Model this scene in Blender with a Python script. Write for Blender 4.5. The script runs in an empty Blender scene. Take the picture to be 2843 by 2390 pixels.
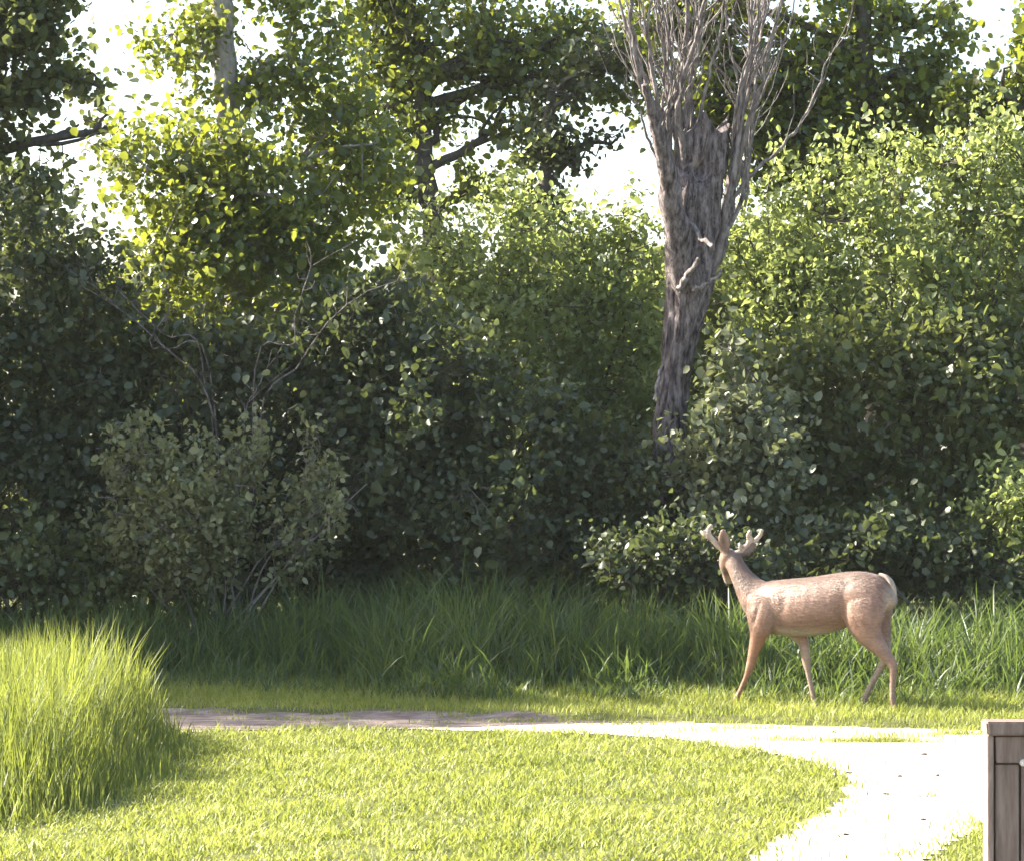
import bpy, math
import numpy as np
from mathutils import Vector, Matrix

# ------------------------------------------------------------------ camera, sky, sun, exposure
scene = bpy.context.scene
COL = scene.collection
F = 3125.0            # focal length in pixels for a 1024 px wide picture
HOR = 455.0           # picture row of the horizon
CAMZ = 2.0
cam_d = bpy.data.cameras.new('camera')
cam = bpy.data.objects.new('camera', cam_d); COL.objects.link(cam)
cam.location = (0, 0, CAMZ)
cam.rotation_euler = (math.radians(90) + math.atan((HOR - 430.0) / F), 0, 0)
cam_d.sensor_width = 36.0
cam_d.lens = 36.0 * F / 1024.0
cam_d.clip_start = 0.1; cam_d.clip_end = 3000
scene.camera = cam

SUN_EL = math.radians(33.0)
SUN_AZ = math.radians(-71.0)          # measured from +Y (away from the camera) towards +X; negative = left
SD = Vector((math.sin(SUN_AZ) * math.cos(SUN_EL), math.cos(SUN_AZ) * math.cos(SUN_EL), math.sin(SUN_EL)))
world = bpy.data.worlds.new('World'); scene.world = world; world.use_nodes = True
wn = world.node_tree; wn.nodes.clear()
sky = wn.nodes.new('ShaderNodeTexSky'); sky.sky_type = 'NISHITA'; sky.sun_disc = False
sky.sun_elevation = SUN_EL; sky.sun_rotation = SUN_AZ
sky.air_density = 1.0; sky.dust_density = 2.5; sky.ozone_density = 1.0
bg = wn.nodes.new('ShaderNodeBackground'); bg.inputs['Strength'].default_value = 0.098
wo = wn.nodes.new('ShaderNodeOutputWorld')
wn.links.new(sky.outputs[0], bg.inputs[0]); wn.links.new(bg.outputs[0], wo.inputs[0])
sun_d = bpy.data.lights.new('sun', 'SUN'); sun_d.energy = 4.9; sun_d.angle = math.radians(0.5)
sun_d.color = (1.0, 0.93, 0.80)
sun = bpy.data.objects.new('sun', sun_d); COL.objects.link(sun)
sun.rotation_euler = SD.to_track_quat('Z', 'Y').to_euler()
sun.location = SD * 60
scene.view_settings.view_transform = 'Standard'; scene.view_settings.look = 'None'
scene.view_settings.gamma = 1.0; scene.view_settings.exposure = 2.3
scene.view_settings.use_curve_mapping = False
scene.render.engine = 'CYCLES'
scene.cycles.max_bounces = 6; scene.cycles.diffuse_bounces = 3; scene.cycles.glossy_bounces = 2; scene.cycles.transmission_bounces = 4; scene.cycles.volume_bounces = 0

# ------------------------------------------------------------------ helpers
def at(px, py, d):
    return np.array(((px - 512.0) / F * d, d, CAMZ - (py - HOR) / F * d))
def rngf(seed): return np.random.default_rng(seed)
def smooth(a, b, x):
    t = np.clip((x - a) / (b - a), 0, 1); return t * t * (3 - 2 * t)
def wob(x, y, s=1.0, seed=0.0):
    x = x * s + seed; y = y * s - seed * 1.7
    return (np.sin(x * 1.9 + 1.3 * np.sin(y * 1.1)) + np.sin(y * 2.3 + 1.7 * np.sin(x * 0.9 + 2.0)) + 0.6 * np.sin(x * 4.1 - y * 3.7 + 1.0)) / 2.6

class MB:
    def __init__(s): s.v = []; s.f3 = []; s.f4 = []; s.r3 = []; s.r4 = []; s.n = 0
    def add(s, v, f, rnd=None):
        v = np.asarray(v, float).reshape(-1, 3); f = np.asarray(f, int)
        if rnd is None: rnd = np.full(len(f), 0.5)
        if f.shape[1] == 3: s.f3.append(f + s.n); s.r3.append(rnd)
        else: s.f4.append(f + s.n); s.r4.append(rnd)
        s.v.append(v); s.n += len(v)
    def mesh(s, name, mat, smooth_shade=False):
        v = np.concatenate(s.v)
        f3 = np.concatenate(s.f3) if s.f3 else np.zeros((0, 3), int)
        f4 = np.concatenate(s.f4) if s.f4 else np.zeros((0, 4), int)
        r = np.concatenate([np.asarray(a, float) for a in (s.r3 + s.r4)])
        m = bpy.data.meshes.new(name)
        m.vertices.add(len(v)); m.vertices.foreach_set('co', v.astype(np.float32).ravel())
        nl = len(f3) * 3 + len(f4) * 4
        m.loops.add(nl); m.loops.foreach_set('vertex_index', np.concatenate([f3.ravel(), f4.ravel()]).astype(np.int32))
        tot = np.concatenate([np.full(len(f3), 3), np.full(len(f4), 4)])
        m.polygons.add(len(tot))
        m.polygons.foreach_set('loop_start', np.concatenate([[0], np.cumsum(tot)[:-1]]).astype(np.int32))
        m.polygons.foreach_set('loop_total', tot.astype(np.int32))
        if smooth_shade: m.polygons.foreach_set('use_smooth', np.ones(len(tot), bool))
        m.update(calc_edges=True); m.validate()
        a = m.attributes.new('rnd', 'FLOAT', 'FACE')
        if len(a.data) == len(r): a.data.foreach_set('value', r.astype(np.float32))
        m.materials.append(mat)
        return m
    def build(s, name, mat, parent=None, smooth_shade=False, kind=None):
        return put(name, s.mesh(name, mat, smooth_shade), parent, kind)

def put(name, me, parent=None, kind=None):
    o = bpy.data.objects.new(name, me); COL.objects.link(o)
    if parent is not None: 
        o.parent = parent; o.matrix_parent_inverse = Matrix.LocRotScale(parent.location, parent.rotation_euler, parent.scale).inverted()
    if kind: o['kind'] = kind
    return o
def tag(o, label, cat, group=None):
    o['label'] = label; o['category'] = cat
    if group: o['group'] = group
    return o
def thing(name, loc, label, cat, group=None):
    o = bpy.data.objects.new(name, None); COL.objects.link(o); o.location = tuple(loc)
    o.empty_display_size = 0.2
    return tag(o, label, cat, group)

def tube(mb, pts, rad, sides=6, seed=0, rough=0.0, cap=True):
    pts = np.asarray(pts, float); n = len(pts); rad = np.broadcast_to(np.asarray(rad, float), (n,))
    t = np.gradient(pts, axis=0); t /= np.linalg.norm(t, axis=1)[:, None] + 1e-9
    ref = np.array((0.31, 0.93, 0.12)); 
    if abs(np.dot(t.mean(0), ref)) > 0.85: ref = np.array((1.0, 0.1, 0.2))
    u = np.cross(t, ref); u /= np.linalg.norm(u, axis=1)[:, None]
    w = np.cross(t, u)
    a = np.arange(sides) * 2 * math.pi / sides
    rr = np.ones((n, sides))
    if rough:
        rg = rngf(seed + 11); rr += rg.normal(0, rough, (n, sides)) + rg.normal(0, rough, (1, sides))
    R = rad[:, None] * rr
    v = pts[:, None, :] + R[..., None] * (np.cos(a)[None, :, None] * u[:, None, :] + np.sin(a)[None, :, None] * w[:, None, :])
    i = np.arange(n - 1)[:, None] * sides; j = np.arange(sides)[None, :]; j2 = (j + 1) % sides
    f = np.stack([i + j, i + j2, i + sides + j2, i + sides + j], -1).reshape(-1, 4)
    mb.add(v.reshape(-1, 3), f)
    if cap:
        mb.add(np.vstack([v[-1], pts[-1:] + t[-1] * rad[-1] * 0.6]), [[k, (k + 1) % sides, sides] for k in range(sides)])

def curve_pts(ctrl, n, jit=0.0, seed=0):
    c = np.asarray(ctrl, float); m = len(c)
    s = np.linspace(0, m - 1, n); k = np.clip(s.astype(int), 0, m - 2); t = (s - k)[:, None]
    p0 = c[np.clip(k - 1, 0, m - 1)]; p1 = c[k]; p2 = c[k + 1]; p3 = c[np.clip(k + 2, 0, m - 1)]
    r = 0.5 * ((2 * p1) + (-p0 + p2) * t + (2 * p0 - 5 * p1 + 4 * p2 - p3) * t * t + (-p0 + 3 * p1 - 3 * p2 + p3) * t ** 3)
    if jit:
        d = rngf(seed).normal(0, jit, r.shape); d[0] = 0; r = r + d
    return r

def leaves(mb, c, size, rnd, rg, up=0.35, width=0.62, simple=False):
    """folded kite-shaped leaves, 2 triangles each"""
    n = len(c)
    ax = rg.normal(0, 1, (n, 3)); ax[:, 2] -= 0.35; ax /= np.linalg.norm(ax, axis=1)[:, None]
    nr = rg.normal(0, 1, (n, 3)); nr[:, 2] += up * 2
    nr -= ax * (nr * ax).sum(1)[:, None]; nr /= np.linalg.norm(nr, axis=1)[:, None] + 1e-9
    sd = np.cross(ax, nr)
    L = size[:, None]; W = size[:, None] * width * 0.5
    base = c - ax * L * 0.5
    mid = c - ax * L * 0.06 + nr * L * 0.10
    i = np.arange(n)[:, None]
    if simple:
        v = np.stack([base, mid + sd * W, c + ax * L * 0.5, mid - sd * W], 1).reshape(-1, 3)
        f = np.concatenate([i * 4 + np.array([[0, 1, 2]]), i * 4 + np.array([[0, 2, 3]])], 0)
    else:
        lo = c - ax * L * 0.26 + nr * L * 0.09; hi = c + ax * L * 0.16 + nr * L * 0.06
        tip = c + ax * L * 0.5 - nr * L * rg.uniform(-0.05, 0.16, (n, 1))
        v = np.stack([base, lo + sd * W * 0.95, hi + sd * W * 0.85, tip, hi - sd * W * 0.85, lo - sd * W * 0.95], 1).reshape(-1, 3)
        f = np.concatenate([i * 6 + np.array([[0, 1, 2, 3]]), i * 6 + np.array([[0, 3, 4, 5]])], 0)
    mb.add(v, f, np.concatenate([rnd, rnd]))

def blades(mb, p, h, w, lean, az, rnd, seg=3, curl=0.6):
    """grass blades: tapering ribbons that bend over; p roots, h heights, lean = sideways reach"""
    n = len(p)
    d = np.stack([np.cos(az), np.sin(az), np.zeros(n)], 1)
    g = rngf(n).uniform(-1.2, 1.2, n)
    s = np.stack([-np.sin(az + g), np.cos(az + g), np.zeros(n)], 1)
    rows = []
    for k in range(seg):
        t = k / seg
        c = p + d * (lean * t ** 1.8)[:, None]
        c = c + np.array((0, 0, 1.0))[None] * (h * (t - 0.25 * curl * (lean / (h + 1e-6)).clip(0, 1.5) * t ** 3))[:, None]
        ww = w * (1 - 0.55 * t) * 0.5
        rows += [c - s * ww[:, None], c + s * ww[:, None]]
    tip = p + d * lean[:, None] + np.array((0, 0, 1.0))[None] * (h * (1 - 0.25 * curl * (lean / (h + 1e-6)).clip(0, 1.5)))[:, None]
    v = np.stack(rows + [tip], 1); m = 2 * seg + 1
    i = np.arange(n)[:, None] * m
    q = [i + np.array([[2 * k, 2 * k + 1, 2 * k + 3, 2 * k + 2]]) for k in range(seg - 1)]
    base = mb.n
    v = v.reshape(-1, 3)
    mb.add(v, i + np.array([[2 * seg - 2, 2 * seg - 1, 2 * seg]]), rnd)
    if q:
        mb.f4.append(np.concatenate(q) + base); mb.r4.append(np.concatenate([rnd] * (seg - 1)))

def inpoly(x, y, poly):
    poly = np.asarray(poly); r = np.zeros(len(x), bool); j = len(poly) - 1
    for i in range(len(poly)):
        xi, yi = poly[i]; xj, yj = poly[j]
        c = ((yi > y) != (yj > y)) & (x < (xj - xi) * (y - yi) / (yj - yi + 1e-12) + xi)
        r ^= c; j = i
    return r

# ------------------------------------------------------------------ materials
def newmat(name):
    m = bpy.data.materials.new(name); m.use_nodes = True
    nt = m.node_tree; nt.nodes.clear()
    out = nt.nodes.new('ShaderNodeOutputMaterial')
    return m, nt, out
def ramp(nt, stops, fac):
    r = nt.nodes.new('ShaderNodeValToRGB'); e = r.color_ramp.elements
    while len(e) < len(stops): e.new(0.5)
    for k, (p, c) in enumerate(stops): e[k].position = p; e[k].color = (*c, 1)
    nt.links.new(fac, r.inputs[0]); return r
def noise(nt, scale, detail=4, rough=0.6, vec=None):
    n = nt.nodes.new('ShaderNodeTexNoise'); n.inputs['Scale'].default_value = scale
    n.inputs['Detail'].default_value = detail; n.inputs['Roughness'].default_value = rough
    if vec is not None: nt.links.new(vec, n.inputs['Vector'])
    return n
def foliage(name, dark, mid, light, trans, tmix=0.4, rough=0.45, spec=0.4):
    m, nt, out = newmat(name)
    at_ = nt.nodes.new('ShaderNodeAttribute'); at_.attribute_name = 'rnd'
    r = ramp(nt, [(0.0, dark), (0.5, mid), (1.0, light)], at_.outputs['Fac'])
    p = nt.nodes.new('ShaderNodeBsdfPrincipled'); p.inputs['Roughness'].default_value = rough
    p.inputs['Specular IOR Level'].default_value = spec
    nt.links.new(r.outputs[0], p.inputs['Base Color'])
    t = nt.nodes.new('ShaderNodeBsdfTranslucent')
    mx = nt.nodes.new('ShaderNodeMixRGB'); mx.blend_type = 'MIX'; mx.inputs[0].default_value = 0.75
    nt.links.new(r.outputs[0], mx.inputs[1]); mx.inputs[2].default_value = (*trans, 1)
    nt.links.new(mx.outputs[0], t.inputs[0])
    s = nt.nodes.new('ShaderNodeMixShader'); s.inputs[0].default_value = tmix
    nt.links.new(p.outputs[0], s.inputs[1]); nt.links.new(t.outputs[0], s.inputs[2])
    nt.links.new(s.outputs[0], out.inputs[0]); return m
def rough_mat(name, stops, scale, detail=6, bump=0.4, bscale=None, stretch=None, rough=0.85, bdist=0.02, spec=0.25):
    m, nt, out = newmat(name)
    tc = nt.nodes.new('ShaderNodeTexCoord'); vec = tc.outputs['Object']
    if stretch:
        mp = nt.nodes.new('ShaderNodeMapping'); mp.inputs['Scale'].default_value = stretch
        nt.links.new(vec, mp.inputs[0]); vec = mp.outputs[0]
    n = noise(nt, scale, detail, 0.65, vec)
    r = ramp(nt, stops, n.outputs['Fac'])
    p = nt.nodes.new('ShaderNodeBsdfPrincipled'); p.inputs['Roughness'].default_value = rough
    p.inputs['Specular IOR Level'].default_value = spec
    nt.links.new(r.outputs[0], p.inputs['Base Color'])
    n2 = noise(nt, bscale or scale * 2.5, 6, 0.7, vec)
    b = nt.nodes.new('ShaderNodeBump'); b.inputs['Strength'].default_value = bump; b.inputs['Distance'].default_value = bdist
    nt.links.new(n2.outputs['Fac'], b.inputs['Height']); nt.links.new(b.outputs[0], p.inputs['Normal'])
    nt.links.new(p.outputs[0], out.inputs[0]); return m

M = {}
M['ground'] = rough_mat('soil', [(0.3, (0.045, 0.05, 0.02)), (0.55, (0.10, 0.105, 0.03)), (0.75, (0.15, 0.14, 0.05))], 3.0, bump=0.6)
M['path'] = rough_mat('pale_gravel', [(0.3, (0.42, 0.35, 0.29)), (0.5, (0.53, 0.46, 0.395)), (0.75, (0.61, 0.545, 0.48))], 9.0, bump=0.5, bscale=60, bdist=0.01)
M['dirt'] = rough_mat('bare_dirt', [(0.3, (0.13, 0.095, 0.078)), (0.5, (0.27, 0.205, 0.175)), (0.7, (0.42, 0.35, 0.31))], 5.0, bump=1.0, bscale=11, bdist=0.06, stretch=(0.8, 2.2, 1))
M['lawn'] = foliage('lawn_grass', (0.085, 0.12, 0.022), (0.23, 0.255, 0.055), (0.44, 0.43, 0.15), (0.39, 0.43, 0.065), 0.42, 0.5, 0.3)
M['tall'] = foliage('tall_grass_blade', (0.075, 0.10, 0.025), (0.14, 0.17, 0.045), (0.25, 0.26, 0.085), (0.32, 0.36, 0.05), 0.48, 0.45, 0.35)
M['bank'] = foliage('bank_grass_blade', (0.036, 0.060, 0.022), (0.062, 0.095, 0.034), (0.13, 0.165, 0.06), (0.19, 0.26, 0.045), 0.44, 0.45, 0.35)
M['leaf_tree'] = foliage('cottonwood_leaf', (0.05, 0.075, 0.018), (0.085, 0.12, 0.025), (0.15, 0.18, 0.05), (0.32, 0.35, 0.035), 0.48, 0.30, 0.7)
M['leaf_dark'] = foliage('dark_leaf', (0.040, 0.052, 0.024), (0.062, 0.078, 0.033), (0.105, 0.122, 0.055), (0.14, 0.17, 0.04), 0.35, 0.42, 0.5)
M['leaf_will'] = foliage('willow_leaf', (0.09, 0.115, 0.04), (0.165, 0.20, 0.08), (0.27, 0.30, 0.14), (0.40, 0.46, 0.11), 0.52, 0.42, 0.45)
M['leaf_mid'] = foliage('shrub_leaf', (0.05, 0.07, 0.024), (0.09, 0.11, 0.04), (0.155, 0.17, 0.075), (0.22, 0.25, 0.05), 0.40, 0.40, 0.5)
M['leaf_olive'] = foliage('olive_leaf', (0.10, 0.11, 0.05), (0.18, 0.19, 0.09), (0.31, 0.31, 0.17), (0.32, 0.33, 0.10), 0.42, 0.5, 0.4)
M['leaf_pale'] = foliage('silvery_leaf', (0.10, 0.12, 0.06), (0.17, 0.18, 0.10), (0.27, 0.27, 0.17), (0.22, 0.25, 0.08), 0.35, 0.4, 0.5)
M['bark'] = rough_mat('furrowed_bark', [(0.36, (0.04, 0.03, 0.03)), (0.48, (0.16, 0.128, 0.122)), (0.66, (0.36, 0.305, 0.295))], 8.0, bump=1.0, stretch=(3.0, 3.0, 0.8), bdist=0.04)
M['bark_pale'] = rough_mat('pale_bark', [(0.3, (0.15, 0.13, 0.12)), (0.5, (0.27, 0.25, 0.23)), (0.72, (0.40, 0.37, 0.34))], 9.0, bump=0.6, stretch=(1.5, 1.5, 0.8))
M['wood_bare'] = rough_mat('bare_wood', [(0.34, (0.07, 0.055, 0.052)), (0.5, (0.20, 0.17, 0.16)), (0.7, (0.38, 0.335, 0.32))], 9.0, bump=0.9, stretch=(2.5, 2.5, 0.7))
M['twig'] = rough_mat('twig_bark', [(0.3, (0.05, 0.042, 0.035)), (0.7, (0.13, 0.11, 0.09))], 12.0, bump=0.3)
M['stem'] = rough_mat('grey_stem', [(0.3, (0.12, 0.105, 0.09)), (0.7, (0.26, 0.235, 0.21))], 12.0, bump=0.3)
M['plank'] = rough_mat('weathered_plank', [(0.28, (0.10, 0.07, 0.056)), (0.5, (0.19, 0.14, 0.118)), (0.75, (0.28, 0.215, 0.185))], 9.0, bump=0.5, stretch=(4, 4, 0.45), bdist=0.006)
M['plank_sunlit'] = rough_mat('weathered_plank_sunlit', [(0.28, (0.14, 0.10, 0.08)), (0.5, (0.23, 0.175, 0.15)), (0.75, (0.34, 0.27, 0.235))], 14.0, bump=0.5, stretch=(3, 3, 0.6), bdist=0.006)  # lighter copy of the plank wood: sunlight on the end face painted in
M['metal'] = rough_mat('bolt_steel', [(0.3, (0.45, 0.44, 0.42)), (0.7, (0.6, 0.58, 0.56))], 30.0, bump=0.1, rough=0.4)

# ------------------------------------------------------------------ ground, path
FAR_EDGE = [(-40, 24.3), (-6, 24.15), (-2.7, 24.0), (-0.9, 23.85), (0.7, 23.5), (1.8, 23.25), (3.35, 22.75), (6, 22.4), (40, 21.5)]
def far_edge(x): return np.interp(x, [p[0] for p in FAR_EDGE], [p[1] for p in FAR_EDGE])
def gz(x, y):
    x = np.asarray(x, float); y = np.asarray(y, float)
    e = y - far_edge(x)
    z = 0.045 * smooth(0.0, 0.22, e + 0.05 * wob(x, y, 3.0)) + 0.10 * smooth(1.5, 4.0, e) + 0.20 * smooth(4, 9, e)
    z = z + 0.012 * wob(x, y, 0.9, 3.0) * smooth(0, 1, np.abs(e)) * (np.abs(x) < 60)
    return z
PATH = [(-40, 24.3), (-6, 24.15), (-2.7, 24.0), (-0.9, 23.85), (0.7, 23.5), (1.8, 23.25), (3.35, 22.75), (6, 22.4), (40, 21.5),
        (40, 18.6), (6.0, 18.9), (4.0, 18.35), (3.1, 17.6), (2.62, 17.0), (2.3, 16.2), (2.02, 15.4), (1.7, 13), (1.3, 8), (1.2, 2),
        (0.2, 2), (0.3, 8), (0.85, 13), (1.18, 15.4), (1.56, 16.9), (1.9, 18.1), (2.07, 19.2), (2.0, 20.4), (1.5, 21.4), (0.74, 22.4), (-0.7, 22.85), (-2.5, 22.65), (-6, 22.8), (-40, 22.9)]
def refine(poly, step=0.12, amp=0.05, seed=1):
    P = []; n = len(poly)
    for k in range(n):
        a = np.array(poly[k]); b = np.array(poly[(k + 1) % n]); L = np.linalg.norm(b - a)
        m = max(1, int(L / step)) if max(abs(a[0]), abs(b[0])) < 12 else 6
        for i in range(m): P.append(a + (b - a) * i / m)
    P = np.array(P)
    P[:, 0] += amp * wob(P[:, 0], P[:, 1], 3.1, seed) * (np.abs(P[:, 0]) < 12); P[:, 1] += amp * wob(P[:, 1], P[:, 0], 4.3, seed + 5) * (np.abs(P[:, 0]) < 12)
    return P
PATHR = refine(PATH)

xs = np.unique(np.concatenate([-np.geomspace(12, 900, 14)[::-1], np.arange(-12, 12.01, 0.15), np.geomspace(12, 900, 14)]))
ys = np.unique(np.concatenate([-np.geomspace(4, 600, 10)[::-1], np.arange(-2, 20, 0.5), np.arange(20, 36, 0.1), np.geomspace(36, 1400, 22)]))
X, Y = np.meshgrid(xs, ys); Z = gz(X, Y)
onp = inpoly(X.ravel(), Y.ravel(), PATHR).reshape(X.shape)
mb = MB(); ny, nx = X.shape
ii = (np.arange(ny - 1)[:, None] * nx + np.arange(nx - 1)[None]).ravel()
mb.add(np.stack([X.ravel(), Y.ravel(), Z.ravel()], 1), np.stack([ii, ii + 1, ii + nx + 1, ii + nx], 1))
mb.build('ground', M['ground'], None, True, 'structure')

# path sheet: fine grid of cells inside the outline, a few mm above the ground
def sheet(name, poly, mat, lift, x0, x1, y0, y1, step, parent=None, rugged=0.0):
    xs = np.arange(x0, x1 + step, step); ys = np.arange(y0, y1 + step, step)
    X, Y = np.meshgrid(xs, ys); nx = len(xs)
    cx = (X[:-1, :-1] + step / 2).ravel(); cy = (Y[:-1, :-1] + step / 2).ravel()
    ok = inpoly(cx, cy, poly)
    ii = (np.arange(len(ys) - 1)[:, None] * nx + np.arange(nx - 1)[None]).ravel()[ok]
    f = np.stack([ii, ii + 1, ii + nx + 1, ii + nx], 1)
    u, inv = np.unique(f, return_inverse=True)
    x = X.ravel()[u]; y = Y.ravel()[u]
    mb = MB(); mb.add(np.stack([x, y, gz(x, y) + lift + rugged * np.maximum(0, wob(x * 0.8, y * 2.2, 3.2, 4.0) + 0.4 * wob(x, y, 9.0, 1.0))], 1), inv.reshape(-1, 4))
    return mb.build(name, mat, parent, True, 'structure' if parent is None else None)
sheet('path', PATHR, M['path'], 0.006, -14, 14, 3, 24.6, 0.06)
# bare earth worn along the far edge of the path
edge_poly = [(-14, 23.75)] + [(x, far_edge(x) - 0.02 - (1.12 - 0.14 * wob(x, 0, 2.2)) * (1 - smooth(-1.6, 1.3, x))) for x in np.arange(-13.9, 1.3, 0.1)] + [(1.3, far_edge(1.3))] + [(x, far_edge(x) + 0.01 + (0.13 + 0.12 * wob(x, 5, 2.7)) * (1 - smooth(-0.5, 1.3, x))) for x in np.arange(1.2, -14, -0.1)]
sheet('dirt_verge', edge_poly, M['dirt'], 0.010, -14, 1.6, 22.4, 24.8, 0.03)

# ------------------------------------------------------------------ grass
def scatter(rg, n, x0, x1, y0, y1): return rg.uniform(x0, x1, n), rg.uniform(y0, y1, n)
def pts3(x, y, dz=0.0): return np.stack([x, y, gz(x, y) + dz], 1)

TALLP = [(-14, 16.2), (-3.2, 16.5), (-2.72, 16.9), (-2.42, 17.5), (-2.24, 18.3), (-2.16, 19.2), (-2.2, 20.3), (-2.30, 21.4), (-2.42, 22.35), (-3.2, 22.7), (-14, 22.8)]
MEDIAN = [(2.15, 21.7), (2.6, 21.9), (3.1, 22.05), (2.95, 21.75), (2.5, 21.6)]
rg = rngf(5)
# the mown lawn on the near side
x, y = scatter(rg, 340000, -6.5, 7.0, 11.0, 22.95)
jq = np.where(rg.uniform(0, 1, len(x)) < 0.35, 0.20, 0.05); jx = x + rg.normal(0, 1, len(x)) * jq; jy = y + rg.normal(0, 1, len(x)) * jq * 1.3
keep = ~inpoly(jx, jy, PATHR) & (np.abs(x) < 0.26 * y + 1.2)
dens = 0.62 + 0.38 * smooth(-0.6, 0.6, wob(x, y, 2.6, 7.0) + 0.5 * wob(x, y, 7.0, 2.0))
keep &= (rg.uniform(0, 1, len(x)) < dens)
x = x[keep]; y = y[keep]; n = len(x)
mb = MB()
h = rg.uniform(0.025, 0.06, n) * (1 + 0.5 * wob(x, y, 2.0, 4.0)) * (1 + 0.35 * wob(x, y, 6.5, 1.0)) * np.where(rg.uniform(0, 1, n) < 0.03, 1.7, 1.0)
blades(mb, pts3(x, y, -0.004), h, rg.uniform(0.007, 0.014, n), h * rg.uniform(0.3, 1.2, n), rg.uniform(0, 6.283, n),
       np.clip(0.5 + 0.25 * wob(x, y, 1.3, 9.0) + rg.normal(0, 0.27, n), 0, 1), 2)
mb.build('lawn_grass', M['lawn'], None, False, 'stuff')
tag(COL.objects['lawn_grass'], 'sunlit yellow green mown lawn in front of the pale path', 'grass')

# short verge beyond the path, where the deer stands
x, y = scatter(rg, 125000, -9, 9, 22.4, 26.6)
e = y - far_edge(x) + rg.normal(0, 0.07, len(x))
keep = (e > -0.03 + 0.2 * smooth(1.3, -0.5, x) + (0.10 + 0.16 * smooth(1.3, -0.5, x)) * wob(x, 2, 3.7)) & (rg.uniform(0, 1, len(x)) < 0.7 + 0.3 * smooth(0.1, 0.8, e))
x = x[keep]; y = y[keep]; e = e[keep]; n = len(x); mb = MB()
h = rg.uniform(0.04, 0.10, n) * (0.8 + 0.9 * smooth(0.6, 1.9, e))
blades(mb, pts3(x, y, -0.004), h, rg.uniform(0.006, 0.011, n), h * rg.uniform(0.2, 1.0, n), rg.uniform(0, 6.283, n),
       np.clip(0.45 + 0.25 * wob(x, y, 1.7, 1.0) + rg.normal(0, 0.2, n), 0, 1), 2)
mb.build('verge_grass', M['lawn'], None, False, 'stuff')
tag(COL.objects['verge_grass'], 'short rough grass strip along the far edge of the path', 'grass')

# stray tufts growing on the path
mb = MB()
tx = []; ty = []
for (cx, cy, sx, sy, k) in [(2.55, 21.82, 0.45, 0.10, 700), (1.9, 21.9, 0.35, 0.10, 160), (2.8, 22.3, 0.5, 0.12, 260), (2.55, 16.6, 0.16, 0.5, 500), (2.25, 15.3, 0.12, 0.3, 240), (3.2, 22.45, 0.2, 0.08, 240), (1.25, 22.6, 0.4, 0.10, 120), (2.45, 18.3, 0.06, 0.04, 26), (1.9, 15.6, 0.10, 0.10, 30), (1.7, 22.85, 0.3, 0.12, 150), (-1.6, 23.6, 0.5, 0.10, 160), (0.1, 23.45, 0.5, 0.10, 200), (-0.6, 23.3, 0.3, 0.05, 60), (0.9, 23.2, 0.4, 0.08, 160)]:
    tx.append(rg.normal(cx, sx * 0.55, k)); ty.append(rg.normal(cy, sy * 0.6, k))
x = np.concatenate(tx); y = np.concatenate(ty); n = len(x)
h = rg.uniform(0.02, 0.065, n)
blades(mb, pts3(x, y, 0.003), h, rg.uniform(0.005, 0.010, n), h * rg.uniform(0.4, 1.4, n), rg.uniform(0, 6.283, n), rg.uniform(0.2, 0.9, n), 2)
mb.build('path_weeds', M['lawn'], None, False, 'stuff')
tag(COL.objects['path_weeds'], 'sparse low weeds sprouting through the pale path', 'weeds')

# tall meadow grass at the left, in front of the path
x, y = scatter(rg, 100000, -8.5, -1.9, 16.0, 23.0)
keep = inpoly(x + 0.10 + rg.normal(0, 0.12, len(x)), y + rg.normal(0, 0.25, len(x)), TALLP) & (x > -0.28 * y - 0.6)
keep &= rg.uniform(0, 1, len(x)) < 0.75
x = x[keep]; y = y[keep]; n = len(x); mb = MB()
inn = smooth(-0.12, 0.5, (-2.35 - x)) * (0.15 + 0.85 * smooth(16.6, 19.0, y))
h = (0.13 + 0.57 * inn) * rg.uniform(0.45, 1.22, n) * (1 + 0.2 * wob(x, y, 1.6, 2.0))
blades(mb, pts3(x, y, -0.004), h, rg.uniform(0.006, 0.013, n), h * rg.uniform(0.04, 0.40, n), rg.uniform(0, 6.283, n),
       np.clip(0.5 + 0.25 * wob(x, y, 1.2, 5.0) + rg.normal(0, 0.22, n), 0, 1), 4)
mb.build('tall_meadow_grass', M['tall'], None, False, 'stuff')
tag(COL.objects['tall_meadow_grass'], 'tall backlit meadow grass beside the mown lawn', 'grass')

# rank grass on the bank between path and thicket
x, y = scatter(rg, 85000, -9, 9, 24.2, 29.0)
e = y - far_edge(x) - 0.35 * wob(x, 0, 1.1, 3.0) - 0.15 * wob(x, 1, 3.3)
keep = (e > 1.25) & (np.abs(x) < 0.2 * y + 2.0)
keep &= rg.uniform(0, 1, len(x)) < 0.35 + 0.65 * smooth(-0.5, 0.7, wob(x, y, 2.4, 6.0))
x = x[keep]; y = y[keep]; e = e[keep]; n = len(x); mb = MB()
mound = 0.82 + 0.28 * np.exp(-((x + 0.2) / 1.6) ** 2) + 0.12 * wob(x, y, 1.2, 8.0)
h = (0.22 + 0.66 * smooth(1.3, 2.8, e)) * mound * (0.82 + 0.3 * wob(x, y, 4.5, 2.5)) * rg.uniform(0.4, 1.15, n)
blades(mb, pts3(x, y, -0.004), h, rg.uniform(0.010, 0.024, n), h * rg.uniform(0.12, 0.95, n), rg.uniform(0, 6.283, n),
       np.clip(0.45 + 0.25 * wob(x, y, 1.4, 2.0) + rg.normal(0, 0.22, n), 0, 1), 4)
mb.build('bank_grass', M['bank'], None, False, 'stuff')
tag(COL.objects['bank_grass'], 'rank green grass on the shaded bank below the thicket', 'grass')

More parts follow.
